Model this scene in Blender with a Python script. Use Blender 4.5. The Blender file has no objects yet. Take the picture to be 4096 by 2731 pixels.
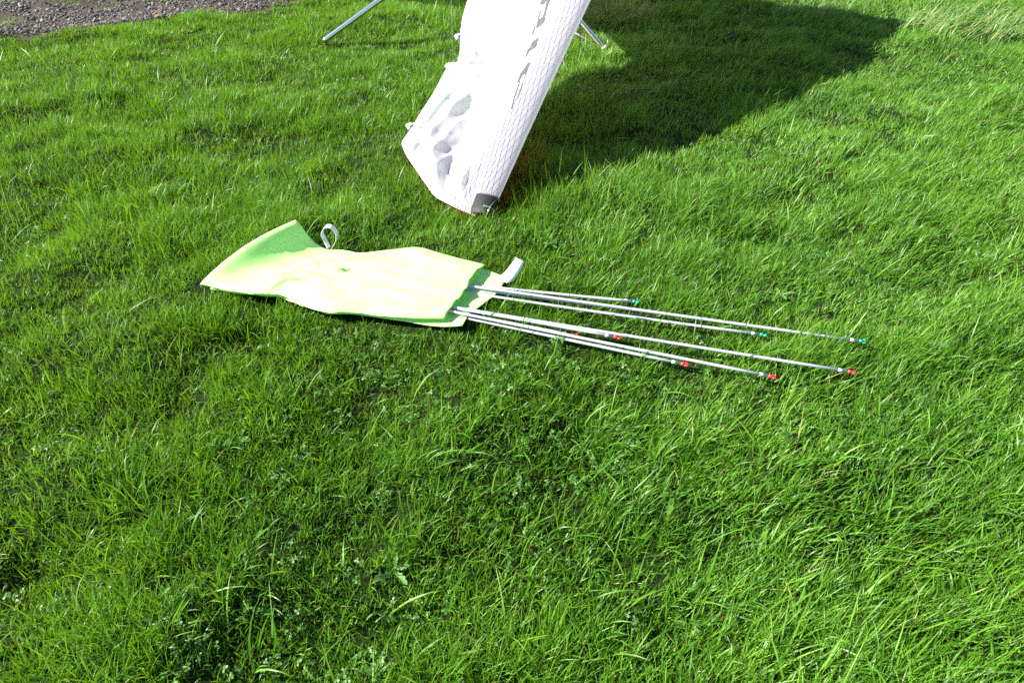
import bpy, bmesh, math, random
import numpy as np
from mathutils import Vector, Matrix

sc = bpy.context.scene
C = sc.collection
R = math.radians

# ------------------------------------------------------------------ camera
cam_d = bpy.data.cameras.new('camera')
cam_d.sensor_fit = 'HORIZONTAL'
cam_d.sensor_width = 36.0
cam_d.lens = 24.0
cam_d.clip_start = 0.05
cam_d.clip_end = 2000.0
cam = bpy.data.objects.new('camera', cam_d)
C.objects.link(cam)
cam.location = (0, 0, 1.6)
cam.rotation_euler = (R(90 - 41), 0, 0)
sc.camera = cam

# ------------------------------------------------------------------ sky and sun
SUN_EL = 35.0
world = bpy.data.worlds.new('World')
sc.world = world
world.use_nodes = True
wn = world.node_tree
wn.nodes.clear()
w_out = wn.nodes.new('ShaderNodeOutputWorld')
w_bg = wn.nodes.new('ShaderNodeBackground')
w_sky = wn.nodes.new('ShaderNodeTexSky')
w_sky.sky_type = 'NISHITA'
w_sky.sun_disc = False
w_sky.sun_elevation = R(SUN_EL)
w_sky.sun_rotation = R(-90)
w_sky.air_density = 1.0
w_sky.dust_density = 0.6
w_bg.inputs['Strength'].default_value = 0.065
wn.links.new(w_sky.outputs[0], w_bg.inputs[0])
wn.links.new(w_bg.outputs[0], w_out.inputs[0])

sun_d = bpy.data.lights.new('sun', 'SUN')
sun_d.energy = 5.0
sun_d.angle = R(0.53)
sun_d.color = (1.0, 0.955, 0.88)
sun = bpy.data.objects.new('sun', sun_d)
C.objects.link(sun)
sun_dir = Vector((math.cos(R(SUN_EL)), 0.0, -math.sin(R(SUN_EL))))
sun.rotation_euler = sun_dir.to_track_quat('-Z', 'Y').to_euler()
sun.location = (-6, 3, 5)

sc.view_settings.view_transform = 'Standard'
sc.view_settings.look = 'None'
sc.view_settings.gamma = 1.0
sc.view_settings.exposure = 1.78
sc.view_settings.use_curve_mapping = False
sc.render.engine = 'CYCLES'
sc.cycles.max_bounces = 5
sc.cycles.diffuse_bounces = 3
sc.cycles.transmission_bounces = 3
sc.cycles.glossy_bounces = 3
sc.cycles.sample_clamp_indirect = 6.0
sc.cycles.use_denoising = False

# ------------------------------------------------------------------ helpers
def link(o, parent=None):
    C.objects.link(o)
    if parent is not None:
        o.parent = parent
    return o

def tag(o, label=None, cat=None, group=None, kind=None):
    if label: o['label'] = label
    if cat: o['category'] = cat
    if group: o['group'] = group
    if kind: o['kind'] = kind
    return o

def empty(name, loc):
    o = bpy.data.objects.new(name, None)
    o.empty_display_size = 0.1
    o.location = loc
    C.objects.link(o)
    return o

def mesh(name, verts, faces, mat, parent=None, smooth=True, origin=None):
    """verts are world positions; the parent empties are unrotated, so a part is shifted by its parent's location."""
    off = Vector((0, 0, 0))
    p = parent
    while p is not None:
        off += Vector(p.location)
        p = p.parent
    o_loc = Vector((0, 0, 0))
    if parent is None and origin is not None:
        o_loc = Vector(origin)
        off = o_loc
    me = bpy.data.meshes.new(name)
    me.from_pydata([tuple(Vector(v) - off) for v in verts], [], faces)
    me.update()
    if smooth:
        me.polygons.foreach_set('use_smooth', [True] * len(me.polygons))
    if mat is not None:
        me.materials.append(mat)
    o = bpy.data.objects.new(name, me)
    o.location = o_loc
    return link(o, parent)

def tube_geo(pts, rad, n=10, cap=True):
    pts = [Vector(p) for p in pts]
    rads = rad if isinstance(rad, (list, tuple)) else [rad] * len(pts)
    vs, fs = [], []
    prev = None
    for i, p in enumerate(pts):
        d = (pts[min(i + 1, len(pts) - 1)] - pts[max(i - 1, 0)]).normalized()
        if prev is None:
            a = Vector((0, 0, 1)) if abs(d.z) < 0.9 else Vector((1, 0, 0))
            x = d.cross(a).normalized()
        else:
            x = (prev - d * prev.dot(d)).normalized()
        prev = x
        y = d.cross(x)
        for k in range(n):
            t = 2 * math.pi * k / n
            vs.append(p + (x * math.cos(t) + y * math.sin(t)) * rads[i])
    for i in range(len(pts) - 1):
        for k in range(n):
            fs.append((i * n + k, i * n + (k + 1) % n, (i + 1) * n + (k + 1) % n, (i + 1) * n + k))
    if cap:
        fs.append(tuple(reversed(range(n))))
        fs.append(tuple(range((len(pts) - 1) * n, len(pts) * n)))
    return vs, fs

def tube(name, pts, rad, mat, parent=None, n=10):
    vs, fs = tube_geo(pts, rad, n)
    return mesh(name, vs, fs, mat, parent)

def ribbon(name, pts, wvec, mat, parent, thick=0.0015):
    """flat webbing: centre line and a width vector at each point"""
    vs, fs = [], []
    pts = [Vector(p) for p in pts]
    for i, p in enumerate(pts):
        w = Vector(wvec[i] if isinstance(wvec, list) else wvec)
        vs += [p - w, p + w]
    for i in range(len(pts) - 1):
        fs.append((2 * i, 2 * i + 1, 2 * i + 3, 2 * i + 2))
    o = mesh(name, vs, fs, mat, parent)
    m = o.modifiers.new('thickness', 'SOLIDIFY')
    m.thickness = thick
    return o

def smooth_curve(pts, n):
    """Catmull-Rom through pts, n samples"""
    P = np.array(pts, float)
    P = np.vstack([2 * P[0] - P[1], P, 2 * P[-1] - P[-2]])
    out = []
    m = len(P) - 3
    for k in range(n):
        t = k / (n - 1) * m
        i = min(int(t), m - 1)
        f = t - i
        p0, p1, p2, p3 = P[i:i + 4]
        out.append(0.5 * (2 * p1 + (p2 - p0) * f + (2 * p0 - 5 * p1 + 4 * p2 - p3) * f * f + (3 * p1 - p0 - 3 * p2 + p3) * f ** 3))
    return [tuple(map(float, p)) for p in out]

def vnoise(x, y, seed=0):
    """smooth value noise in [0,1] on numpy arrays"""
    x = np.asarray(x, float); y = np.asarray(y, float)
    xi = np.floor(x).astype(np.int64); yi = np.floor(y).astype(np.int64)
    fx = x - xi; fy = y - yi
    fx = fx * fx * fx * (fx * (fx * 6 - 15) + 10)
    fy = fy * fy * fy * (fy * (fy * 6 - 15) + 10)
    def h(a, b):
        n = (a * 374761393 + b * 668265263 + seed * 1442695041) & 0x7fffffff
        n = ((n ^ (n >> 13)) * 1274126177) & 0x7fffffff
        n = n ^ (n >> 16)
        return (n & 0xffff) / 65535.0
    return (h(xi, yi) * (1 - fx) + h(xi + 1, yi) * fx) * (1 - fy) + (h(xi, yi + 1) * (1 - fx) + h(xi + 1, yi + 1) * fx) * fy

def fbm(x, y, seed=0, oct=3):
    v = 0; a = 0.5; t = 0
    for k in range(oct):
        v = v + a * vnoise(np.asarray(x) * 2 ** k, np.asarray(y) * 2 ** k, seed + 17 * k)
        t += a; a *= 0.5
    return v / t

# ------------------------------------------------------------------ materials
def new_mat(name):
    m = bpy.data.materials.new(name)
    m.use_nodes = True
    nt = m.node_tree
    for n in list(nt.nodes):
        nt.nodes.remove(n)
    out = nt.nodes.new('ShaderNodeOutputMaterial')
    return m, nt, out

def principled(nt, col=(.8, .8, .8), rough=.5, metal=0., spec=.5):
    b = nt.nodes.new('ShaderNodeBsdfPrincipled')
    b.inputs['Base Color'].default_value = (*col, 1)
    b.inputs['Roughness'].default_value = rough
    b.inputs['Metallic'].default_value = metal
    b.inputs['Specular IOR Level'].default_value = spec
    return b

def N(nt, typ, **kw):
    n = nt.nodes.new(typ)
    for k, v in kw.items():
        setattr(n, k, v)
    return n

def math_node(nt, op, a, b=None, c=None):
    n = N(nt, 'ShaderNodeMath', operation=op)
    for i, v in enumerate((a, b, c)):
        if v is None: continue
        if isinstance(v, (int, float)): n.inputs[i].default_value = v
        else: nt.links.new(v, n.inputs[i])
    return n.outputs[0]

def mixc(nt, fac, a, b):
    n = N(nt, 'ShaderNodeMix', data_type='RGBA')
    for sock, v in ((n.inputs[0], fac), (n.inputs[6], a), (n.inputs[7], b)):
        if isinstance(v, tuple): sock.default_value = (*v, 1) if len(v) == 3 else v
        elif isinstance(v, (int, float)): sock.default_value = v
        else: nt.links.new(v, sock)
    return n.outputs[2]

def noise(nt, scale, detail=3, vec=None, rough=.5):
    n = N(nt, 'ShaderNodeTexNoise')
    n.inputs['Scale'].default_value = scale
    n.inputs['Detail'].default_value = detail
    n.inputs['Roughness'].default_value = rough
    if vec is not None: nt.links.new(vec, n.inputs['Vector'])
    return n.outputs['Fac']

def ramp(nt, fac, lo, hi):
    n = N(nt, 'ShaderNodeMapRange')
    nt.links.new(fac, n.inputs[0])
    n.inputs[1].default_value = lo; n.inputs[2].default_value = hi
    return n.outputs[0]

def leaf_material(name, c_dark, c_mid, c_light, straw=True, trans=.42, rough=.36, spec=.5, tcol=(.17, .30, .02)):
    m, nt, out = new_mat(name)
    at_ = N(nt, 'ShaderNodeAttribute', attribute_name='tone')
    geo = N(nt, 'ShaderNodeNewGeometry')
    tone = at_.outputs['Fac']
    col = mixc(nt, ramp(nt, tone, 0.0, 0.45), c_dark, c_mid)
    col = mixc(nt, ramp(nt, tone, 0.4, 0.86), col, c_light)
    # patches of differing growth across the lawn
    pn = ramp(nt, noise(nt, 1.7, 3, geo.outputs['Position']), .38, .64)
    col = mixc(nt, math_node(nt, 'MULTIPLY', pn, .45), col, (c_mid[0] * 1.25, c_mid[1] * 1.05, c_mid[2] * .8))
    if straw:
        st = ramp(nt, tone, .93, .95)
        col = mixc(nt, st, col, (.25, .21, .075))
    b = principled(nt, c_mid, rough, 0, spec)
    nt.links.new(col, b.inputs['Base Color'])
    tr = N(nt, 'ShaderNodeBsdfTranslucent')
    tc = mixc(nt, .72, col, tcol)
    nt.links.new(tc, tr.inputs['Color'])
    mx = N(nt, 'ShaderNodeMixShader')
    mx.inputs[0].default_value = trans
    nt.links.new(b.outputs[0], mx.inputs[1]); nt.links.new(tr.outputs[0], mx.inputs[2])
    nt.links.new(mx.outputs[0], out.inputs[0])
    return m

def simple(name, col, rough=.5, metal=0., spec=.5, nscale=None, namp=.15, bump=0., bscale=200.):
    m, nt, out = new_mat(name)
    b = principled(nt, col, rough, metal, spec)
    geo = N(nt, 'ShaderNodeNewGeometry')
    if nscale:
        f = noise(nt, nscale, 4, geo.outputs['Position'])
        c = mixc(nt, f, tuple(x * (1 - namp) for x in col), tuple(min(1, x * (1 + namp)) for x in col))
        nt.links.new(c, b.inputs['Base Color'])
    if bump:
        f = noise(nt, bscale, 3, geo.outputs['Position'])
        bp = N(nt, 'ShaderNodeBump'); bp.inputs['Strength'].default_value = bump; bp.inputs['Distance'].default_value = .002
        nt.links.new(f, bp.inputs['Height']); nt.links.new(bp.outputs[0], b.inputs['Normal'])
    nt.links.new(b.outputs[0], out.inputs[0])
    return m

def cloth(name, col, tcol, trans, rough=.6, spec=.3, weave=900., bump=.15, extra=None):
    """thin woven sheet that passes some of the light that falls on it"""
    m, nt, out = new_mat(name)
    b = principled(nt, col, rough, 0, spec)
    tr = N(nt, 'ShaderNodeBsdfTranslucent'); tr.inputs['Color'].default_value = (*tcol, 1)
    geo = N(nt, 'ShaderNodeNewGeometry')
    f = noise(nt, weave, 2, geo.outputs['Position'])
    f2 = noise(nt, 26., 3, geo.outputs['Position'])
    bp = N(nt, 'ShaderNodeBump'); bp.inputs['Strength'].default_value = bump; bp.inputs['Distance'].default_value = .004
    nt.links.new(math_node(nt, 'ADD', math_node(nt, 'MULTIPLY', f, .08), f2), bp.inputs['Height'])
    nt.links.new(bp.outputs[0], b.inputs['Normal'])
    colour = mixc(nt, f2, tuple(x * .96 for x in col), tuple(min(1, x * 1.03) for x in col))
    if extra is not None:
        colour = extra(nt, colour)
    nt.links.new(colour, b.inputs['Base Color'])
    mx = N(nt, 'ShaderNodeMixShader'); mx.inputs[0].default_value = trans
    nt.links.new(b.outputs[0], mx.inputs[1]); nt.links.new(tr.outputs[0], mx.inputs[2])
    nt.links.new(mx.outputs[0], out.inputs[0])
    return m

M_grass = leaf_material('grass_blade', (.028, .100, .005), (.070, .20, .010), (.15, .30, .032), trans=.34, rough=.42, spec=.30, tcol=(.22, .42, .008))
M_clover = leaf_material('clover_leaf', (.035, .12, .015), (.06, .17, .02), (.10, .24, .04), straw=False, trans=.35, rough=.5)
M_weed = leaf_material('broad_leaf', (.05, .15, .02), (.08, .20, .03), (.13, .27, .06), straw=False, trans=.3, rough=.5)
M_tussock = leaf_material('long_grass', (.05, .13, .02), (.10, .21, .04), (.24, .24, .09), trans=.3, rough=.45)
M_drygrass = leaf_material('dry_grass', (.07, .07, .025), (.17, .11, .05), (.30, .20, .10), trans=.3, rough=.5)

m, nt, out = new_mat('lawn_soil')
b = principled(nt, (.03, .03, .015), .95, 0, .1)
g_ = N(nt, 'ShaderNodeNewGeometry')
c = mixc(nt, noise(nt, 60, 4, g_.outputs['Position']), (.005, .009, .002), (.014, .020, .005))
far = ramp(nt, noise(nt, 3, 4, g_.outputs['Position']), .35, .65)
c = mixc(nt, math_node(nt, 'MULTIPLY', far, .5), c, (.010, .028, .003))
nt.links.new(c, b.inputs['Base Color'])
nt.links.new(b.outputs[0], out.inputs[0])
M_soil = m

M_gravelbed = simple('gravel_bed', (.055, .045, .036), .95, 0, .1, 90, .5, .6, 160)
def stone_mat():
    m, nt, out = new_mat('gravel_stone')
    b = principled(nt, (.15, .14, .15), .85, 0, .3)
    a = N(nt, 'ShaderNodeAttribute', attribute_name='shade', attribute_type='INSTANCER')
    geo = N(nt, 'ShaderNodeNewGeometry')
    c = mixc(nt, ramp(nt, a.outputs['Fac'], 0, .75), (.04, .034, .030), (.17, .148, .138))
    c = mixc(nt, ramp(nt, a.outputs['Fac'], .88, .97), c, (.34, .31, .29))
    c = mixc(nt, math_node(nt, 'MULTIPLY', noise(nt, 220, 3, geo.outputs['Position']), .4), c, (.09, .08, .08))
    nt.links.new(c, b.inputs['Base Color'])
    nt.links.new(b.outputs[0], out.inputs[0])
    return m
M_stone = stone_mat()
M_redstone = simple('red_stone', (.20, .09, .065), .85, 0, .3, 60, .3, .4, 120)

def scrim(nt, colour):
    """dark threads laminated into the leading edge film: two families crossing in long diamonds (flat print)"""
    uv = N(nt, 'ShaderNodeUVMap', uv_map='cloth')
    sp = N(nt, 'ShaderNodeSeparateXYZ')
    nt.links.new(uv.outputs[0], sp.inputs[0])
    U, V = sp.outputs[0], sp.outputs[1]
    masks = []
    for k, w in ((0.20, .055), (-0.20, .055)):
        f = math_node(nt, 'DIVIDE', math_node(nt, 'ADD', V, math_node(nt, 'MULTIPLY', U, k)), .025)
        f = math_node(nt, 'FRACT', f)
        f = math_node(nt, 'ABSOLUTE', math_node(nt, 'SUBTRACT', f, .5))
        masks.append(math_node(nt, 'LESS_THAN', f, w))
    line = math_node(nt, 'MAXIMUM', masks[0], masks[1])
    panel = math_node(nt, 'LESS_THAN', V, .36)
    line = math_node(nt, 'MULTIPLY', line, panel)
    soft = N(nt, 'ShaderNodeMapRange'); nt.links.new(V, soft.inputs[0])
    soft.inputs[1].default_value = .24; soft.inputs[2].default_value = .36; soft.inputs[3].default_value = 1.; soft.inputs[4].default_value = 0.
    film = mixc(nt, soft.outputs[0], colour, (.40, .39, .455))
    return mixc(nt, math_node(nt, 'MULTIPLY', line, .93), film, (.03, .03, .04))

M_sail = cloth('white_sailcloth', (.82, .83, .85), (.86, .87, .89), .48, .55, .35, 1400, .12, scrim)
M_orange = cloth('orange_sailcloth', (.85, .16, .03), (.98, .10, .008), .95, .6, .3)
M_under = cloth('pale_lower_sailcloth', (.62, .55, .38), (.72, .36, .07), .6, .6, .3)
M_bag = cloth('fluorescent_yellow_cloth', (.62, .92, .35), (.48, .96, .12), .30, .65, .25, 1200, .12)
M_web = simple('white_webbing', (.72, .75, .80), .7, 0, .3, 300, .06, .3, 700)
M_black = simple('black_vinyl', (.006, .0065, .0085), .6, 0, .3, 150, .2, .3, 500)
M_ink = simple('grey_black_print', (.06, .058, .068), .6, 0, .3, 60, .1)
M_thread = simple('white_thread', (.75, .75, .75), .7)
M_alu = simple('polished_aluminium', (.78, .79, .81), .16, 1.0, .5, 14, .04)
M_aludark = simple('dark_anodised_tube', (.10, .10, .10), .35, .6, .5, 20, .1)
M_steel = simple('steel_wire', (.30, .30, .31), .35, .9)
M_cord = simple('black_cord', (.02, .02, .022), .8)
M_rod = simple('grey_batten_tube', (.44, .47, .50), .40, 0.15, .5, 30, .06)
M_sleeve = simple('white_label_sleeve', (.82, .82, .82), .5)
M_red = simple('red_plastic', (.72, .03, .03), .35, 0, .5)
M_green = simple('green_plastic', (.01, .28, .18), .35, 0, .5)
M_white_knot = simple('white_cord', (.80, .80, .80), .7)

# ------------------------------------------------------------------ ground
def gravel_mask(x, y):
    """>0 on the gravel, <0 on the lawn"""
    x = np.asarray(x, float); y = np.asarray(y, float)
    d = (y - 5.12 - (x + 3.77) * .50) * .88 + .14 * (fbm(x * 1.6, y * 1.6, 5) - .5) + .10 * (fbm(x * 6, y * 6, 9) - .5)
    d = np.where(x > -1.7, np.minimum(d, -.10 - (x + 1.7) * .6), d)
    return d

def gravel_weeds(x, y):
    """strips of grass that have grown over the gravel, 0..1"""
    x = np.asarray(x, float); y = np.asarray(y, float)
    a = np.exp(-(((x + 3.55) / .75) ** 2 + ((y - 5.98 - (x + 3.5) * .12) / .15) ** 2) * 1.2)
    b_ = np.exp(-(((x + 2.6) / .5) ** 2 + ((y - 6.30) / .13) ** 2))
    c_ = np.exp(-(((x + 3.95) / .28) ** 2 + ((y - 5.62) / .12) ** 2))
    f = np.exp(-(((x + 4.3) / .8) ** 2 + ((y - 5.42) / .05) ** 2))
    n_ = fbm(x * 4, y * 7, 21)
    far_ = np.clip((y - 6.5) * 2, 0, 1) * np.clip((fbm(x * .9, y * 2.5, 44) - .5) * 8, 0, 1)
    return np.clip((np.maximum.reduce([a, b_ * .8, c_, f]) + (n_ - .55) * 1.3) * 1.4, 0, 1) * 1.0 + far_ * .5

def ground_h(x, y):
    x = np.asarray(x, float); y = np.asarray(y, float)
    h = .030 * (fbm(x * 1.3 + 3, y * 1.9, 2, 2) - .5) + .115 * (fbm(x * 2.4, y * 3.2, 3, 2) - .5) * np.clip(1.25 - y * .13, .5, 1.1)
    # old ruts that run obliquely over the lawn
    h = h + .060 * (fbm((x * .62 - y * .78) * 3.1 + 4, (x * .78 + y * .62) * .8, 6, 2) - .5) * np.clip(1.3 - x * .35, .3, 1.2) * np.clip(1.4 - y * .16, .4, 1.)
    near = np.exp(-(((x - .1) / 1.5) ** 2 + ((y - 1.92) / .42) ** 2) ** 2)
    h = h * (1 - .75 * near)
    fall = np.exp(-np.maximum(0, np.hypot(x, y - 3) - 7) / 4)
    return h * fall

def axis(lo, hi, step, far):
    a = list(np.arange(lo, hi + 1e-6, step))
    s = step; v = hi
    while v < far:
        s *= 1.35; v += s; a.append(v)
    s = step; v = lo
    while v > -far:
        s *= 1.35; v -= s; a.insert(0, v)
    return np.array(a)

def sheet(name, xs, ys, zf, mat, kind, keep=None):
    X, Y = np.meshgrid(xs, ys)
    Z = zf(X, Y)
    nx, ny = len(xs), len(ys)
    co = np.stack([X, Y, Z], -1).reshape(-1, 3)
    idx = np.arange(nx * ny).reshape(ny, nx)
    q = np.stack([idx[:-1, :-1], idx[:-1, 1:], idx[1:, 1:], idx[1:, :-1]], -1).reshape(-1, 4)
    if keep is not None:
        k = keep(X, Y).reshape(-1)
        q = q[k[q].any(1)]
        used = np.zeros(len(co), bool); used[q.reshape(-1)] = True
        remap = np.cumsum(used) - 1
        co = co[used]; q = remap[q]
    me = bpy.data.meshes.new(name)
    me.vertices.add(len(co)); me.vertices.foreach_set('co', co.astype(np.float32).reshape(-1))
    me.loops.add(len(q) * 4); me.loops.foreach_set('vertex_index', q.astype(np.int32).reshape(-1))
    me.polygons.add(len(q))
    me.polygons.foreach_set('loop_start', np.arange(0, len(q) * 4, 4, dtype=np.int32))
    me.polygons.foreach_set('loop_total', np.full(len(q), 4, np.int32))
    me.update(calc_edges=True); me.validate()
    me.polygons.foreach_set('use_smooth', np.ones(len(q), bool))
    me.materials.append(mat)
    o = link(bpy.data.objects.new(name, me))
    o['kind'] = kind
    return o

sheet('lawn_ground', axis(-6, 6, .06, 400), axis(-.5, 9, .06, 400), ground_h, M_soil, 'structure')
sheet('gravel_path', np.arange(-9, -1.0, .05), np.arange(2.4, 10, .05), lambda x, y: ground_h(x, y) + .004 + (.008 + .01 * fbm(x * 9, y * 9, 31)) * np.clip(gravel_mask(x, y) * 6, 0, 1),
      M_gravelbed, 'structure', lambda x, y: gravel_mask(x, y) > -.03)

# ------------------------------------------------------------------ instanced ground cover
proto_col = bpy.data.collections.new('ground_cover_prototypes')     # not linked to the scene

def raw_mesh(name, V, F, tone, mat):
    me = bpy.data.meshes.new(name)
    me.from_pydata(V, [], F)
    me.update()
    a = me.attributes.new('tone', 'FLOAT', 'POINT')
    a.data.foreach_set('value', np.array(tone, np.float32))
    me.polygons.foreach_set('use_smooth', [True] * len(me.polygons))
    me.materials.append(mat)
    return me

def blade(V, F, T, base, phi, L, w, lean, bend, twist, tone, seg=5, droop=0.):
    """one tapering, curving grass blade"""
    out = Vector((math.cos(phi), math.sin(phi), 0))
    side0 = Vector((-math.sin(phi), math.cos(phi), 0))
    n0 = len(V)
    p = Vector(base)
    a = lean
    for i in range(seg + 1):
        t = i / seg
        d = out * math.sin(a) + Vector((0, 0, 1)) * math.cos(a)
        ww = w * .5 * (min(1, .55 + t * 2.2)) * (1 - t ** 2.2)
        tw = twist * t
        nrm = side0.cross(d)
        sd = side0 * math.cos(tw) + nrm * math.sin(tw)
        if i < seg:
            V.append(p - sd * ww); V.append(p + sd * ww); T += [tone, tone]
        else:
            V.append(p.copy()); T.append(tone)
        p = p + d * (L / seg)
        a += bend / seg * (.5 + t * 1.2) + droop * t * t / seg
    for i in range(seg - 1):
        k = n0 + 2 * i
        F.append((k, k + 1, k + 3, k + 2))
    k = n0 + 2 * (seg - 1)
    F.append((k, k + 1, k + 2))

def clover(name, rng, n):
    V, F, T = [], [], []
    for k in range(n):
        r = .035 * math.sqrt(rng.random()); th = rng.uniform(0, 2 * math.pi)
        h = rng.uniform(.022, .05)
        b0 = Vector((r * math.cos(th), r * math.sin(th), 0)); top = b0 + Vector((rng.gauss(0, .008), rng.gauss(0, .008), h))
        tone = rng.uniform(.1, .9)
        # stalk
        n0 = len(V)
        V += [b0 + Vector((-.0006, 0, 0)), b0 + Vector((.0006, 0, 0)), top + Vector((.0005, 0, 0)), top + Vector((-.0005, 0, 0))]
        T += [tone] * 4; F.append((n0, n0 + 1, n0 + 2, n0 + 3))
        tilt = Vector((rng.gauss(0, .35), rng.gauss(0, .35), 1)).normalized()
        q = tilt.to_track_quat('Z', 'Y')
        s = rng.uniform(.006, .0105); ph = rng.uniform(0, 6.28)
        for j in range(3):
            a = ph + j * 2.094
            pts = [(0, 0, 0), (.55, -.42, .08), (1.0, -.46, .05), (1.22, -.22, .02), (1.12, 0, .0), (1.22, .22, .02), (1.0, .46, .05), (.55, .42, .08)]
            n0 = len(V)
            for (x, y, z) in pts:
                v = Vector((x * math.cos(a) - y * math.sin(a), x * math.sin(a) + y * math.cos(a), z - .12 * x * x)) * s
                V.append(top + q @ v); T.append(tone)
            F.append((n0, n0 + 1, n0 + 2, n0 + 3, n0 + 4)); F.append((n0, n0 + 4, n0 + 5, n0 + 6, n0 + 7))
    return raw_mesh(name, V, F, T, M_clover)

def stone_mesh(name, rng):
    bm = bmesh.new()
    bmesh.ops.create_icosphere(bm, subdivisions=1, radius=1)
    for v in bm.verts:
        v.co = Vector((v.co.x * 1.15, v.co.y * .9, v.co.z * .62)) * rng.uniform(.72, 1.15)
    me = bpy.data.meshes.new(name); bm.to_mesh(me); bm.free()
    me.materials.append(M_stone)
    return me

def make_collection(name, meshes):
    col = bpy.data.collections.new(name)
    for i, me in enumerate(meshes):
        o = bpy.data.objects.new('%s_%02d' % (name, i), me)
        col.objects.link(o)
    return col

def scatter(name, P, rot, scl, idx, col, mats, shade=None):
    """one object: points carrying rotation, scale and kind; geometry nodes put a tuft on each point"""
    n = len(P)
    me = bpy.data.meshes.new(name)
    me.vertices.add(n)
    me.vertices.foreach_set('co', np.ascontiguousarray(P, np.float32).reshape(-1))
    a = me.attributes.new('rot', 'FLOAT_VECTOR', 'POINT'); a.data.foreach_set('vector', np.ascontiguousarray(rot, np.float32).reshape(-1))
    a = me.attributes.new('scl', 'FLOAT_VECTOR', 'POINT'); a.data.foreach_set('vector', np.ascontiguousarray(scl, np.float32).reshape(-1))
    a = me.attributes.new('idx', 'INT', 'POINT'); a.data.foreach_set('value', np.ascontiguousarray(idx, np.int32))
    if shade is not None:
        a = me.attributes.new('shade', 'FLOAT', 'POINT'); a.data.foreach_set('value', np.ascontiguousarray(shade, np.float32))
    for m_ in mats: me.materials.append(m_)
    o = link(bpy.data.objects.new(name, me))
    ng = bpy.data.node_groups.new(name + '_scatter', 'GeometryNodeTree')
    ng.interface.new_socket('Geometry', in_out='INPUT', socket_type='NodeSocketGeometry')
    ng.interface.new_socket('Geometry', in_out='OUTPUT', socket_type='NodeSocketGeometry')
    gi = ng.nodes.new('NodeGroupInput'); go = ng.nodes.new('NodeGroupOutput')
    m2p = ng.nodes.new('GeometryNodeMeshToPoints')
    iop = ng.nodes.new('GeometryNodeInstanceOnPoints')
    ci = ng.nodes.new('GeometryNodeCollectionInfo')
    ci.inputs['Collection'].default_value = col
    ci.inputs['Separate Children'].default_value = True
    ci.inputs['Reset Children'].default_value = True
    def named(nm, typ):
        x = ng.nodes.new('GeometryNodeInputNamedAttribute'); x.data_type = typ; x.inputs['Name'].default_value = nm
        return x.outputs['Attribute']
    e2r = ng.nodes.new('FunctionNodeEulerToRotation')
    ng.links.new(gi.outputs[0], m2p.inputs['Mesh'])
    ng.links.new(m2p.outputs[0], iop.inputs['Points'])
    ng.links.new(ci.outputs[0], iop.inputs['Instance'])
    iop.inputs['Pick Instance'].default_value = True
    ng.links.new(named('idx', 'INT'), iop.inputs['Instance Index'])
    ng.links.new(named('rot', 'FLOAT_VECTOR'), e2r.inputs[0])
    ng.links.new(e2r.outputs[0], iop.inputs['Rotation'])
    ng.links.new(named('scl', 'FLOAT_VECTOR'), iop.inputs['Scale'])
    ng.links.new(iop.outputs[0], go.inputs[0])
    md = o.modifiers.new('scatter', 'NODES'); md.node_group = ng
    return o

def in_poly(x, y, poly):
    r = np.zeros(x.shape, bool)
    n = len(poly); j = n - 1
    for i in range(n):
        xi, yi = poly[i][:2]; xj, yj = poly[j][:2]
        c_ = ((yi > y) != (yj > y)) & (x < (xj - xi) * (y - yi) / (yj - yi + 1e-12) + xi)
        r ^= c_; j = i
    return r

def seg_dist(x, y, a, b):
    ax, ay = a[:2]; bx, by = b[:2]
    t = np.clip(((x - ax) * (bx - ax) + (y - ay) * (by - ay)) / ((bx - ax) ** 2 + (by - ay) ** 2), 0, 1)
    return np.hypot(x - ax - t * (bx - ax), y - ay - t * (by - ay))

# outlines of the things that press the grass down
BAG_TOP = [(-.863, 2.366, .16), (-.764, 2.325, .085), (-.69, 2.325, .06), (-.603, 2.314, .05), (-.50, 2.335, .055), (-.387, 2.358, .055), (-.27, 2.305, .06), (-.166, 2.258, .06), (-.106, 2.232, .065)]
BAG_BOT = [(-1.194, 2.114, .045), (-1.027, 2.061, .045), (-.95, 2.05, .05), (-.877, 2.047, .05), (-.785, 1.992, .05), (-.677, 1.943, .05), (-.562, 1.939, .05), (-.402, 1.906, .055), (-.235, 1.905, .06)]
BAG_BACK = [(-1.18, 2.118), (-1.03, 2.075), (-.877, 2.06), (-.785, 2.005), (-.677, 1.958), (-.562, 1.952), (-.402, 1.918), (-.282, 1.886), (-.17, 1.876),
            (-.172, 1.93), (-.136, 1.965), (-.055, 2.072), (-.027, 2.144), (-.022, 2.172), (-.106, 2.225), (-.166, 2.245), (-.27, 2.29), (-.387, 2.345), (-.5, 2.325), (-.603, 2.30), (-.764, 2.31), (-.90, 2.33)]
def _start(tip, mouth, inside):
    t_, m_ = np.array(tip), np.array(mouth)
    d_ = (m_ - t_) / np.linalg.norm(m_ - t_)
    return tuple(float(v) for v in m_ + d_ * inside)
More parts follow.
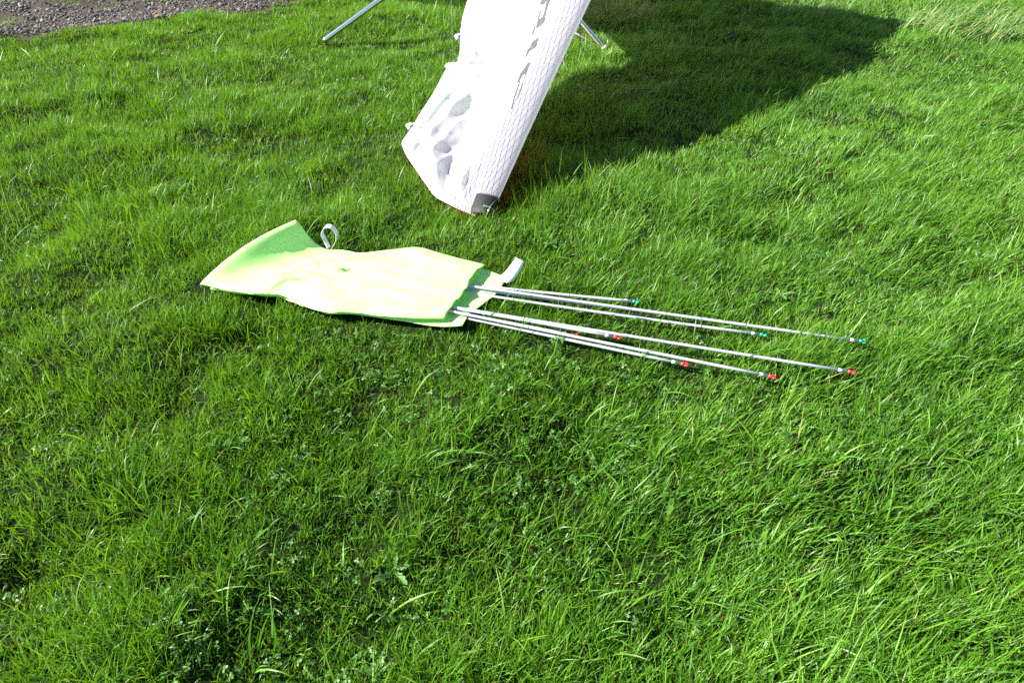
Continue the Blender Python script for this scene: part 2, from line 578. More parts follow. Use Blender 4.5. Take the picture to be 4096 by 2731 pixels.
_B = [  # tip, where it leaves the bag, colour
    ((.133, 2.042, .048), (-.15, 2.098, .050), 'g'), ((.466, 1.999, .066), (-.15, 2.111, .056), 'g'), ((.671, 1.914, .056), (-.15, 2.086, .052), 'g'),
    ((.892, 1.826, .052), (-.15, 2.073, .050), 'g'), ((1.217, 1.775, .066), (-.15, 2.090, .063), 'g'),
    ((.228, 1.829, .046), (-.20, 1.950, .046), 'r'), ((.376, 1.809, .056), (-.20, 1.958, .054), 'r'), ((.588, 1.680, .046), (-.20, 1.938, .044), 'r'),
    ((.857, 1.604, .062), (-.20, 1.944, .055), 'r'), ((1.122, 1.622, .066), (-.20, 1.968, .058), 'r')]
_B = [((t_[0], t_[1], t_[2] - .010), (m_[0], m_[1], m_[2] - .004), c_) for (t_, m_, c_) in _B]
BATTENS = [(t_, _start(t_, m_, .30 + .05 * k_), c_) for k_, (t_, m_, c_) in enumerate(_B)]
SAIL_FOOT = [(-.06, 2.64), (-.16, 2.70), (-.25, 2.75), (-.35, 2.83), (-.44, 3.0), (-.40, 3.15), (-.1, 2.95), (.02, 2.8)]

def press(x, y):
    """factor on the grass height where things lie on it"""
    f = np.ones(x.shape)
    ins = in_poly(x, y, BAG_BACK)
    f[ins] = .30
    edge = np.full(x.shape, 9.)
    for i in range(len(BAG_BACK)):
        edge = np.minimum(edge, seg_dist(x, y, BAG_BACK[i], BAG_BACK[(i + 1) % len(BAG_BACK)]))
    f = np.where(~ins, np.minimum(f, .55 + edge * 6), f)
    for tip, st, cc in BATTENS:
        d = seg_dist(x, y, tip, st)
        f = np.minimum(f, np.clip(.88 + d * 4, 0, 1))
        f = np.minimum(f, np.clip(.40 + np.hypot(x - tip[0], y - tip[1]) * 7, 0, 1))
    ins = in_poly(x, y, SAIL_FOOT)
    f[ins] = np.minimum(f[ins], .35)
    return f

rs = np.random.RandomState(11)
rng = random.Random(7)

def half_width(y, margin):
    return .80 + y * .57 + margin

def candidates(density, y0, y1, margin, inner=None):
    w = half_width(y1, margin)
    n = int(density * 2 * w * (y1 - y0))
    x = rs.uniform(-w, w, n); y = rs.uniform(y0, y1, n)
    k = np.abs(x) < half_width(y, margin)
    if inner is not None: k &= np.abs(x) >= half_width(y, inner)
    return x[k], y[k]

def lawn_height(x, y):
    """where the lawn grows thicker and taller"""
    tuft = fbm(x * 2.1, y * 2.9, 71, 3)
    tuft2 = fbm(x * 6.5, y * 8.5, 72, 2)
    return .52 + 1.05 * np.clip((tuft - .30) * 2.4, 0, 1) * (.25 + 1.2 * np.clip((tuft2 - .25) * 1.9, 0, 1))

def blades(y0, y1, dens, seg, margin, wmul, inner=None, per=13, lmul=1.):
    """all blades of one zone as arrays: they stand in small tufts that share height, colour and lay"""
    cx, cy = candidates(dens / per, y0, y1, margin, inner)
    gm = gravel_mask(cx, cy); gw = gravel_weeds(cx, cy)
    keep = (gm < rs.uniform(-.10, .13, len(cx))) | (rs.random_sample(len(cx)) < gw * .8)
    cx, cy, gm = cx[keep], cy[keep], gm[keep]
    nt_ = len(cx)
    th = np.clip(lawn_height(cx, cy) + rs.normal(0, .12, nt_), .60, 1.7)
    cz = np.clip((fbm(cx * 1.4, cy * 1.4, 77) - .45) * 5, 0, 1) * .5 + np.clip(cx * .25 + .1, 0, .35)
    tcoarse = rs.random_sample(nt_) < .05 + .22 * cz
    ttone = np.clip(rs.normal(.45, .2, nt_) + .5 * (fbm(cx * 2.5, cy * 2.5, 79) - .5), .05, .85)
    thead = (fbm(cx * .55 + 9, cy * .55, 81, 2) - .5) * 5 + .25
    thead = np.where(cx > .5, thead * .4 + .30, thead) + rs.normal(0, .5, nt_)
    tcomb = np.clip(.16 + .42 * np.clip(cx * .30 + .35, 0, 1) + rs.normal(0, .16, nt_) + .5 * (fbm(cx * 3, cy * 3, 88) - .5), 0, 1.0) * np.where(cx < .3, .55, 1.)
    cnt_ = rs.poisson(per, nt_)
    i = np.repeat(np.arange(nt_), cnt_)
    n = len(i)
    r = np.abs(rs.normal(0, .026, n)); t = rs.uniform(0, 6.283, n)
    x = cx[i] + r * np.cos(t); y = cy[i] + r * np.sin(t)
    pr_ = press(x, y)
    co_ = tcoarse[i] & (rs.random_sample(n) < .75)
    L = np.where(co_, rs.uniform(.055, .115, n), rs.uniform(.034, .078, n)) * th[i] * pr_ * lmul
    far_long = (rs.random_sample(n) < np.where(y < 3.2, .008, .0025)) & (pr_ > .85) & (gm[i] < -.1)
    L = np.where(far_long, rs.uniform(.11, .19, n), L)
    L = np.where(gm[i] > -.02, L * .85, L)
    w = np.where(co_ | far_long, rs.uniform(.0028, .0046, n), rs.uniform(.0017, .0031, n)) * wmul
    phi = t + rs.normal(0, 1.3, n)
    ln = np.abs(rs.normal(0, .50, n)) + .05
    vx = ln * np.cos(phi) + tcomb[i] * np.cos(thead[i]); vy = ln * np.sin(phi) + tcomb[i] * np.sin(thead[i])
    phi = np.arctan2(vy, vx); ln = np.clip(np.hypot(vx, vy), 0, 1.35) + np.where(pr_ < .6, .35, 0)
    bend = np.where(co_ | far_long, rs.normal(1.15, .6, n), rs.normal(.75, .45, n))
    tw = rs.normal(0, .9, n)
    tone = np.clip(rs.normal(ttone[i], .16), 0, .9)
    dry = rs.random_sample(n) < np.where(gm[i] > -.05, .38, .011)
    tone = np.where(dry, .98, tone)
    z = ground_h(x, y) - .006
    # sweep the blades
    V = np.zeros((n, 2 * seg + 1, 3), np.float32)
    p = np.stack([x, y, z], -1); a_ = ln.copy()
    out = np.stack([np.cos(phi), np.sin(phi), np.zeros(n)], -1); sd0 = np.stack([-np.sin(phi), np.cos(phi), np.zeros(n)], -1)
    zz = np.array([0, 0, 1.])
    for k in range(seg + 1):
        f = k / seg
        d = out * np.sin(a_)[:, None] + zz * np.cos(a_)[:, None]
        if k < seg:
            ww = w * .5 * min(1, .55 + f * 2.2) * (1 - f ** 2.2)
            nm = np.cross(sd0, d)
            s_ = (sd0 * np.cos(tw * f + .3 * tw)[:, None] + nm * np.sin(tw * f + .3 * tw)[:, None]) * ww[:, None]
            V[:, 2 * k] = p - s_; V[:, 2 * k + 1] = p + s_
        else:
            V[:, 2 * k] = p
        p = p + d * (L / seg)[:, None]
        a_ = a_ + bend / seg * (.5 + f * 1.2)
    return V, tone.astype(np.float32), seg

def blade_object(name, sets, mat):
    cos, tris, quads, tones = [], [], [], []
    base = 0
    for V, tone, seg in sets:
        n, m_, _ = V.shape
        cos.append(V.reshape(-1, 3)); tones.append(np.repeat(tone, m_))
        off = base + np.arange(n)[:, None] * m_
        for k in range(seg - 1):
            quads.append(off + np.array([[2 * k, 2 * k + 1, 2 * k + 3, 2 * k + 2]]))
        tris.append(off + np.array([[2 * seg - 2, 2 * seg - 1, 2 * seg]]))
        base += n * m_
    co = np.concatenate(cos); tn = np.concatenate(tones)
    q = np.concatenate(quads).astype(np.int32); t = np.concatenate(tris).astype(np.int32)
    me = bpy.data.meshes.new(name)
    me.vertices.add(len(co)); me.vertices.foreach_set('co', co.reshape(-1))
    me.loops.add(q.size + t.size)
    me.loops.foreach_set('vertex_index', np.concatenate([q.reshape(-1), t.reshape(-1)]))
    np_ = len(q) + len(t)
    me.polygons.add(np_)
    me.polygons.foreach_set('loop_start', np.concatenate([np.arange(len(q)) * 4, q.size + np.arange(len(t)) * 3]).astype(np.int32))
    me.polygons.foreach_set('loop_total', np.concatenate([np.full(len(q), 4), np.full(len(t), 3)]).astype(np.int32))
    me.polygons.foreach_set('use_smooth', np.ones(np_, bool))
    a = me.attributes.new('tone', 'FLOAT', 'POINT'); a.data.foreach_set('value', tn)
    me.materials.append(mat)
    me.update(calc_edges=True)
    return link(bpy.data.objects.new(name, me)), len(q) * 2 + len(t)

zones = [blades(.30, 1.5, 20000, 5, .30, 1.20, None, 10, .97), blades(1.5, 3.0, 20500, 3, .30, 1.10, None, 11, .92), blades(3.0, 5.0, 16000, 2, .30, 1.28, None, 12, .85),
         blades(5.0, 7.0, 13000, 2, .30, 1.5, None, 12, .80), blades(7.0, 9.5, 1500, 2, .3, 2.6), blades(.0, 7.0, 1800, 2, 1.5, 2.6, .30), blades(-.6, .30, 3000, 3, .3, 2.0)]
o, N_TRIS = blade_object('lawn_grass', zones, M_grass)
tag(o, 'short green lawn grass covering the ground', 'grass', kind='stuff')
del zones

# clover among the grass
cl_col = make_collection('trefoil', [clover('trefoil', rng, 9) for k in range(4)])
x, y = candidates(120, .3, 5.0, .2)
k = (fbm(x * 1.9, y * 1.9, 101, 3) + rs.normal(0, .07, len(x)) > .62) & (gravel_mask(x, y) < -.15) & (press(x, y) > .8)
x, y = x[k], y[k]; n = len(x)
s = rs.uniform(.6, .95, n)
tag(scatter('clover', np.stack([x, y, ground_h(x, y)], -1), np.stack([np.zeros(n), np.zeros(n), rs.uniform(0, 6.28, n)], -1), np.stack([s, s, s], -1),
            rs.randint(0, 4, n), cl_col, [M_clover]), 'small round clover leaves scattered through the lawn', 'clover', kind='stuff')

# gravel
st_col = make_collection('pebble', [stone_mesh('pebble', rng) for k in range(8)])
x = rs.uniform(-8, -1.2, 170000); y = rs.uniform(3, 8.6, 170000)
k = (gravel_mask(x, y) > rs.uniform(-.05, .04, len(x))) & (rs.random_sample(len(x)) > gravel_weeds(x, y) * .75) & (np.abs(x) < half_width(y, 1.0))
x, y = x[k], y[k]; n = len(x)
s = np.exp(rs.normal(math.log(.0070), .42, n)).clip(.004, .02)
tag(scatter('gravel', np.stack([x, y, ground_h(x, y) + .016 + s * .3], -1), rs.uniform(-.5, .5, (n, 3)) * [1, 1, 6.2], np.stack([s, s, s], -1),
            rs.randint(0, 8, n), st_col, [M_stone], rs.random_sample(n)), 'loose grey gravel on the path at the lawn edge', 'gravel', kind='stuff')
N_STONES = n

# ------------------------------------------------------------------ hang glider
GL = empty('hang_glider', (-.16, 2.68, 0))
tag(GL, 'white hang glider with its wing tip resting on the grass', 'hang glider')

#SAIL-BEGIN
LE_TIP = np.array([-.112, 2.660, .046]); LE_NOSE = np.array([1.035, 5.60, 1.41])
def le_axis(u):
    w_ = np.clip(u, 0, 1)
    f = np.interp(w_, [0, .12, .20, .30, .376, .46, .55, .68, .81, .92, 1], [0, 0, .08, .32, .58, .84, 1, .86, .55, .22, 0])
    return LE_TIP + (LE_NOSE - LE_TIP) * u + np.array([.075, 0, .125]) * f
TE = [  # position along the wing, point on the free edge (tip, trailing edge, keel)
    (0.00, (-.160, 2.672, .015)), (.025, (-.248, 2.736, .020)), (.055, (-.356, 2.821, .030)), (.105, (-.454, 3.009, .060)), (.145, (-.516, 3.112, .095)),
    (.175, (-.549, 3.187, .130)), (.20, (-.513, 3.288, .150)), (.25, (-.421, 3.506, .230)), (.292, (-.348, 3.745, .300)), (.302, (-.297, 3.775, .312)), (.33, (-.287, 3.870, .340)),
    (.39, (-.291, 4.040, .395)), (.43, (-.284, 4.185, .432)), (.49, (-.264, 4.390, .470)), (.58, (-.150, 4.540, .573)), (.70, (-.050, 4.70, .620)), (.86, (-.160, 5.18, .636)), (1.0, (-.245, 5.35, .651))]
_u = np.array([t[0] for t in TE]); _p = np.array([t[1] for t in TE])
def te_point(u):
    ks = np.clip(u + np.linspace(-.006, .006, 5), 0, 1)
    return np.array([np.interp(ks, _u, _p[:, k]).mean() for k in range(3)])
def unit(v): return v / np.linalg.norm(v)
LE_DIR = unit(LE_NOSE - LE_TIP); LE_LEN = float(np.linalg.norm(LE_NOSE - LE_TIP))
def frame(u):
    A = le_axis(u)
    T = te_point(u)
    e = T - A; e = unit(e - LE_DIR * e.dot(LE_DIR))
    # keep the section plane steady along the wing
    e = unit(e * .6 + unit(np.array([-.84, -.22, -.49]) - LE_DIR * np.array([-.84, -.22, -.49]).dot(LE_DIR)) * .4)
    n = unit(np.cross(LE_DIR, e))
    r = .034 + .018 * min(1, u * 2.2)
    return A, T, e, n, r
# folds of the slack cloth: (u, q) line from a to b, height, width of the sunny flank, width of the shaded flank
FOLDS = [((.250, .48), (.296, .99), .040, .050, .12), ((.165, .775), (.285, .60), .044, .11, .055), ((.090, .86), (.235, .44), .050, .11, .060),
         ((.070, .84), (.145, .54), .036, .07, .042), ((.020, .68), (.085, .32), .034, .06, .040), ((.375, .52), (.54, .74), .036, .12, .042),
         ((.140, .99), (.176, .82), .024, .04, .022), ((.205, .92), (.260, .78), .016, .05, .02), ((.30, .80), (.36, .92), .012, .05, .02), ((.05, .78), (.10, .94), .014, .04, .018)]
def sag(u, q):
    qv = .56
    f = math.sin(.5 * math.pi * q / qv) ** 2 if q < qv else math.cos(.5 * math.pi * (q - qv) / (1 - qv)) ** 2
    return f * float(np.interp(u, [0, .05, .12, .2, .3, .4, .55, .8, 1], [0, .022, .065, .125, .115, .07, .03, .01, 0]))
def fold_height(u, q):
    h = 0.
    for (a, b_, hgt, wl, wr) in FOLDS:
        ax, ay = a; bx, by = b_
        # work in metres: u along the wing, q across it
        k = .55
        dx, dy = (bx - ax) * 3.55, (by - ay) * k
        px, py = (u - ax) * 3.55, (q - ay) * k
        L2 = dx * dx + dy * dy; t = (px * dx + py * dy) / L2
        tc = min(1., max(0., t))
        s = (px * dy - py * dx) / math.sqrt(L2)
        over = abs(t - tc) * math.sqrt(L2)
        env = max(0., math.sin(math.pi * min(1, max(0, .08 + .84 * t)))) ** .6 if -.1 < t < 1.1 else 0.
        wob = 1 + .5 * (float(vnoise(t * 5 + ax * 90, 3.3, 7)) - .5)
        s += .02 * (float(vnoise(t * 4 + ay * 70, 1.7, 12)) - .5)
        p = max(0., 1 - abs(s) / ((wl if s < 0 else wr) * wob)) ** 1.2
        h += 1.2 * hgt * env * p * math.exp(-(over / .03) ** 2)
    return h
def sail_point(u, q):
    """q -1..0 round the nose from its underside to its top, 0..1 from there to the free edge"""
    A, T, e, n, r = frame(u)
    if q <= 0:
        th = (q + .5) * math.pi
        return A + r * ((1.35 - 2.15 * math.cos(th)) * e + math.sin(th) * n)
    P0 = A + r * n + r * 1.35 * e
    chord = float(np.linalg.norm(T - P0))
    # leave the nose tangentially (along e), then settle to the straight line
    c1 = P0 + e * chord * .33
    c2 = T + (P0 - T) * .30
    P = (1 - q) ** 3 * P0 + 3 * (1 - q) ** 2 * q * c1 + 3 * (1 - q) * q * q * c2 + q ** 3 * T
    slack = min(1., max(0., (.62 - u) * 3)) * min(1., u * 14)
    w = 0.
    if q > .12:
        ew = min(1., (q - .12) * 3.0) * min(1., (1 - q) * 5 + .12)
        w = ew * slack * (.055 * (.5 - abs(2 * float(fbm(u * 15 + 2, q * 3.4 + u * 7, 55, 2)) - 1)) + .020 * (float(fbm(u * 46, q * 9 - u * 10, 56, 2)) - .5) + fold_height(u, q))
    return P + n * (w - sag(u, q))
#SAIL-END

us = np.concatenate([np.linspace(0, .56, 190), np.linspace(.56, 1, 24)[1:]])
qs = np.concatenate([np.linspace(-1, 0, 17), np.linspace(0, 1, 100)[1:]])
grid = np.array([[sail_point(u, q) for q in qs] for u in us])
def grid_mesh(name, G, mat, parent, uvs=None):
    nu, nq = G.shape[:2]
    F = [(i * nq + j, (i + 1) * nq + j, (i + 1) * nq + j + 1, i * nq + j + 1) for i in range(nu - 1) for j in range(nq - 1)]
    o = mesh(name, G.reshape(-1, 3).tolist(), F, mat, parent)
    if uvs is not None:
        l = o.data.uv_layers.new(name='cloth')
        flat = uvs.reshape(-1, 2)
        vi = np.zeros(len(o.data.loops), np.int32); o.data.loops.foreach_get('vertex_index', vi)
        l.data.foreach_set('uv', flat[vi].astype(np.float32).reshape(-1))
    return o
arc = np.concatenate([np.zeros((len(us), 1)), np.cumsum(np.linalg.norm(np.diff(grid, axis=1), axis=2), 1)], 1)
uvs = np.stack([np.repeat((us * LE_LEN)[:, None], len(qs), 1), arc], -1)
upper = grid_mesh('upper_sail', grid, M_sail, GL, uvs)

# orange lower surface, from the underside of the nose towards the free edge
def lower_point(u, v):
    A, T, e, n, r = frame(u)
    P0 = A - r * n + r * 1.35 * e
    hem = np.array([-.006, -.016, .002]) * math.exp(-((u - .02) / .03) ** 2)
    fr = .985 if u < .16 else max(.62, .985 - (u - .16) * 2.4)
    T2 = P0 + (T - P0) * fr + hem
    q = v * fr
    P = P0 * (1 - v) + T2 * v
    return P - n * ((sag(u, q) * 1.15 + (.022 + .025 * math.sin(math.pi * v)) * min(1, (1 - q) * 5) * min(1, q * 12)) * min(1, u * 8 + .02)) - n * .004
lg = np.array([[lower_point(u, v) for v in np.linspace(0, 1, 20)] for u in np.linspace(0, .20, 24)])
o = grid_mesh('lower_sail', lg, M_orange, GL)
o['label'] = 'orange panel under the wing tip'
lg = np.array([[lower_point(u, v) for v in np.linspace(0, 1, 20)] for u in np.linspace(.201, 1, 52)])
grid_mesh('lower_sail', lg, M_under, GL)

# the other half of the wing, behind and above the frame
def far_wing():
    lt = [np.array(LE_NOSE), np.array([-1.2, 7.75, .10])]
    te = smooth_curve([(-.245, 5.35, .651), (-.95, 5.76, .58), (-1.56, 6.12, .50), (-2.0, 7.0, .30), (-1.55, 7.62, .06), (-1.22, 7.75, .05)], 40)
    G = []
    for i in range(40):
        u = i / 39
        L = lt[0] * (1 - u) + lt[1] * u; T = np.array(te[i])
        e = unit(T - L + 1e-6); nn = unit(np.cross(e, lt[1] - lt[0])); nn = nn if nn[2] > 0 else -nn
        row = [L + .055 * (-math.cos(a) * e + math.sin(a) * nn) for a in np.linspace(-math.pi / 2, math.pi / 2, 9)]
        for v in np.linspace(0, 1, 16)[1:]:
            row.append((L + .055 * nn) * (1 - v) + T * v + nn * .04 * math.sin(math.pi * v))
        G.append(row)
    G = np.array(G)[:, ::-1]
    ar = np.full(G.shape[:2] + (2,), .9)
    return grid_mesh('upper_sail', G, M_sail, GL, ar)
far_wing()

# black cap on the tip of the leading edge, with zigzag stitching and a rivet
def le_skin(u, q, off):
    A, T, e, n, r = frame(max(u, 0.))
    A = le_axis(u)
    th = (q + .5) * math.pi
    if q <= 0:
        return A + (r + off) * ((1.35 - 2.15 * math.cos(th)) * e + math.sin(th) * n)
    return A + (r + off) * n + e * (q * .10 + r * 1.35) - n * q * q * .035
cap_us = np.linspace(-.006, .0235, 9)
cap_q = np.concatenate([np.linspace(-1, 0, 19), np.linspace(0, .2, 3)[1:]])
cg = np.array([[le_skin(u, q, .003 - .010 * max(0, (-u) / .006) ** 2) for q in cap_q] for u in cap_us])
cap = grid_mesh('wing_tip_cap', cg, M_black, GL)
end_c = cg[0].mean(0)
vs_ = cg[0].tolist() + [end_c.tolist()]
mesh('end_patch', vs_, [(i + 1, i, len(cap_q)) for i in range(len(cap_q) - 1)], M_black, cap)
def zigzag(name, u0, amp, q0, q1, n_, parent):
    pts = [le_skin(u0 + (amp if k % 2 else -amp), q0 + (q1 - q0) * k / n_, .0048) for k in range(n_ + 1)]
    return tube(name, pts, .0008, M_thread, parent, 5)
zigzag('stitching', .0222, .0011, -.92, .18, 52, cap)
zigzag('stitching', .0035, .0009, -.70, -.2, 26, cap)
rv = Vector(le_skin(-.0015, -.36, .004))
rn = Vector(le_skin(-.0015, -.36, .02)) - rv
rn.normalize()
tube('rivet', [rv - rn * .002, rv + rn * .002, rv + rn * .0035], [.006, .006, .003], M_alu, cap, 10)

# lettering along the leading edge: flat print laid on the sail
LETTERS = [
    [(0.3968, 0.2774), (0.3848, 0.2087), (0.3778, 0.2236), (0.3788, 0.2565), (0.3758, 0.2624), (0.3718, 0.2594), (0.3698, 0.2714), (0.3908, 0.2863)],
    [(0.3848, 0.2087), (0.3798, 0.1669), (0.3657, 0.1669), (0.3557, 0.1609), (0.3357, 0.1400), (0.3326, 0.1728), (0.3347, 0.2266), (0.3397, 0.2475), (0.3547, 0.2535), (0.3688, 0.2565), (0.3688, 0.2385), (0.3627, 0.2385), (0.3537, 0.2326), (0.3497, 0.2117), (0.3507, 0.1937), (0.3557, 0.1878), (0.3678, 0.1967), (0.3778, 0.2057)],
    [(0.3447, 0.2744), (0.3437, 0.2565), (0.3306, 0.2535), (0.3276, 0.2774), (0.3367, 0.2863)],
    [(0.3056, 0.2027), (0.3046, 0.1221), (0.2835, 0.0922), (0.2835, 0.1639), (0.2765, 0.1728), (0.2735, 0.1908), (0.2885, 0.1967), (0.2925, 0.1818)],
    [(0.2544, 0.1071), (0.2544, 0.0743), (0.2434, 0.0683), (0.2323, 0.0623), (0.2343, 0.1012), (0.2263, 0.1012), (0.2193, 0.1161), (0.2303, 0.1310), (0.2404, 0.1400), (0.2454, 0.1191)],
    [(0.2333, 0.0713), (0.2333, 0.0653), (0.2043, 0.0384), (0.1762, 0.0325), (0.2022, 0.0474), (0.2203, 0.0564)],
    [(0.2223, 0.1012), (0.2223, 0.0952), (0.2063, 0.0773), (0.1912, 0.0683), (0.1691, 0.0444), (0.1671, 0.0504), (0.1842, 0.0683), (0.2063, 0.0892)],
]
def letter(poly):
    vs2, nrm = [], []
    from mathutils.geometry import tessellate_polygon
    # refine the outline so that it follows the curve of the nose
    P2 = []
    for i in range(len(poly)):
        a = np.array(poly[i]); b2 = np.array(poly[(i + 1) % len(poly)])
        P2 += [a, a * .5 + b2 * .5]
    for (u, q) in P2:
        p = sail_point(u, q); d1 = sail_point(u + .002, q) - p; d2 = sail_point(u, q + .004) - p
        nn = unit(np.cross(d1, d2))
        A, T, e, n, r = frame(u)
        if nn.dot(n) < 0: nn = -nn
        vs2.append(p + nn * .0025)
    tri = tessellate_polygon([[Vector((u * 3.55, q * .5, 0)) for (u, q) in P2]])
    return mesh('lettering', [v.tolist() for v in vs2], [tuple(t) for t in tri], M_ink, upper, smooth=False)
for poly in LETTERS:
    letter(poly)

# tension cords and knots where the battens were tied off on the trailing edge
def knot(u, dx):
    t = Vector(te_point(u))
    A, T, e, n, r = frame(u)
    e = Vector(e); n = Vector(n)
    pts = smooth_curve([t - e * .05 + n * .012, t - e * .02 + n * .02, t + e * .004 + n * .010, t + e * .018 + n * .004], 12)
    o = tube('tie_cord', pts, .0028, M_white_knot, GL, 7)
    for c_, s_ in ((t + e * .022 + n * .004, .011), (t + e * .014 - Vector(LE_DIR) * .012, .009), (t + e * .012 + Vector(LE_DIR) * .010 + n * .006, .008)):
        bm = bmesh.new(); bmesh.ops.create_icosphere(bm, subdivisions=2, radius=s_)
        V_ = []
        for v in bm.verts:
            f_ = 1 + .35 * (float(vnoise(v.co.x * 190, v.co.y * 190 + v.co.z * 150, 4)) - .5)
            V_.append(tuple(c_ + v.co * f_))
        F_ = [tuple(v.index for v in f.verts) for f in bm.faces]; bm.free()
        mesh('knot', V_, F_, M_white_knot, o)
    loop = smooth_curve([t - e * .05 + n * .012, t - e * .075 + n * .010 + Vector(LE_DIR) * .02, t - e * .06 + n * .013 + Vector(LE_DIR) * .034, t - e * .035 + n * .014 + Vector(LE_DIR) * .02], 14)
    tube('loop', loop, .0013, M_cord, o, 5)
for u_ in (.205, .295, .375): knot(u_, 0)

# frame: keel tube on its tail, control frame, wires
K0 = Vector((-1.335, 5.05, .030)); KD = Vector((.97, .27, .56)).normalized()
keel = tube('keel_tube', [K0 + KD * t for t in (0, .02, .5, 1.2, 2.0, 2.75)], .0175, M_alu, GL, 20)
tube('end_plug', [K0 - KD * .006, K0 - KD * .004, K0 + KD * .015], [.010, .0165, .0166], M_aludark, keel, 16)
APEX = K0 + KD * 1.42
B1 = Vector((.636, 4.895, .025)); B2 = Vector((.02, 6.0, .03))
def streamlined(name, a, b, mat):
    vs2, fs2 = [], []
    d = (b - a).normalized(); side = d.cross(Vector((0, 1, .2))).normalized(); fw = d.cross(side)
    nn_ = 16
    for p in (a, a + d * .02, (a + b) / 2, b - d * .02, b):
        for k in range(nn_):
            t = 2 * math.pi * k / nn_
            vs2.append(p + side * .017 * math.cos(t) + fw * .024 * math.sin(t))
    for i in range(4):
        for k in range(nn_):
            fs2.append((i * nn_ + k, i * nn_ + (k + 1) % nn_, (i + 1) * nn_ + (k + 1) % nn_, (i + 1) * nn_ + k))
    fs2.append(tuple(range(nn_))); fs2.append(tuple(range(4 * nn_, 5 * nn_)))
    return mesh(name, vs2, fs2, mat, GL)
streamlined('down_tube', B1, APEX, M_alu)
streamlined('down_tube', B2, APEX, M_alu)
base = tube('base_bar', [B1 + Vector((-.01, .01, .004)), (B1 + B2) / 2 + Vector((0, 0, .012)), B2], .014, M_aludark, GL, 14)
tube('corner_fitting', [B1 + Vector((.0, 0, -.01)), B1 + Vector((.012, -.004, .012)), B1 + Vector((.014, -.004, .03))], [.012, .014, .008], M_alu, base, 12)
NOSE = Vector(LE_NOSE) - Vector((.05, 0, .06))
W1 = B1 + Vector((.022, 0, .02))
front = tube('rigging_wire', [W1, W1 + (Vector((.80, 5.62, 1.28)) - W1)], .0019, M_steel, GL, 6)
wd = (Vector((.80, 5.62, 1.28)) - W1).normalized()
tube('wire_sleeve', [W1 - wd * .002, W1 + wd * .03, W1 + wd * .045], [.0055, .0055, .003], M_alu, front, 8)
KP = APEX + Vector((-.10, -.02, .72))
tube('king_post', [APEX, KP], .013, M_alu, GL, 10)
tube('rigging_wire', [te_point(.30) + np.array([-.006, 0, .01]), (-.411, 5.35, 1.47)], .0014, M_steel, GL, 5)
tube('rigging_wire', [KP, Vector((-.411, 5.35, 1.47))], .0014, M_steel, GL, 5)
tube('hang_cord', smooth_curve([(.43, 4.72, .42), (.442, 4.70, .316), (.444, 4.70, .24), (.449, 4.70, .162), (.461, 4.705, .107), (.484, 4.72, .062), (.502, 4.78, .055), (.520, 4.82, .075), (.545, 4.87, .085), (.58, 4.90, .06)], 40), .0024, M_cord, GL, 6)

# ------------------------------------------------------------------ batten bag
BAG = empty('batten_bag', (-.60, 2.12, .03))
tag(BAG, 'fluorescent yellow cloth batten bag lying open on the grass', 'bag')
nS, nT2 = 110, 64
bt = smooth_curve(BAG_BOT, nS); tp = smooth_curve(BAG_TOP, nS)
CREASES = [  # from (s, t) to (s, t): height, width on either side
    ((.12, .16), (.62, .22), .012, .020, .050), ((.10, .40), (.52, .30), .012, .030, .016), ((.16, .62), (.70, .66), .011, .018, .040), ((.22, .86), (.58, .72), .010, .03, .018),
    ((.50, .10), (.93, .14), .013, .018, .04), ((.55, .50), (.97, .44), .010, .03, .018), ((.62, .88), (.92, .80), .009, .03, .02),
    ((.27, .08), (.40, .34), .008, .02, .03), ((.42, .45), (.50, .52), .016, .02, .015), ((.16, .70), (.34, .56), .007, .02, .035), ((.70, .30), (.95, .26), .010, .02, .03)]
def crease(s, t):
    h = 0.
    for (a_, b_, hg, w1, w2) in CREASES:
        dx, dy = (b_[0] - a_[0]) * .95, (b_[1] - a_[1]) * .36
        px, py = (s - a_[0]) * .95, (t - a_[1]) * .36
        L = math.hypot(dx, dy); f = (px * dx + py * dy) / (L * L)
        if -.05 < f < 1.05:
            c_ = (px * dy - py * dx) / L + .008 * (float(vnoise(f * 5, a_[0] * 40, 14)) - .5)
            h += hg * max(0., 1 - abs(c_) / (w1 if c_ < 0 else w2)) ** 1.3 * max(0., math.sin(math.pi * min(1, max(0, f)))) ** .5
    return h
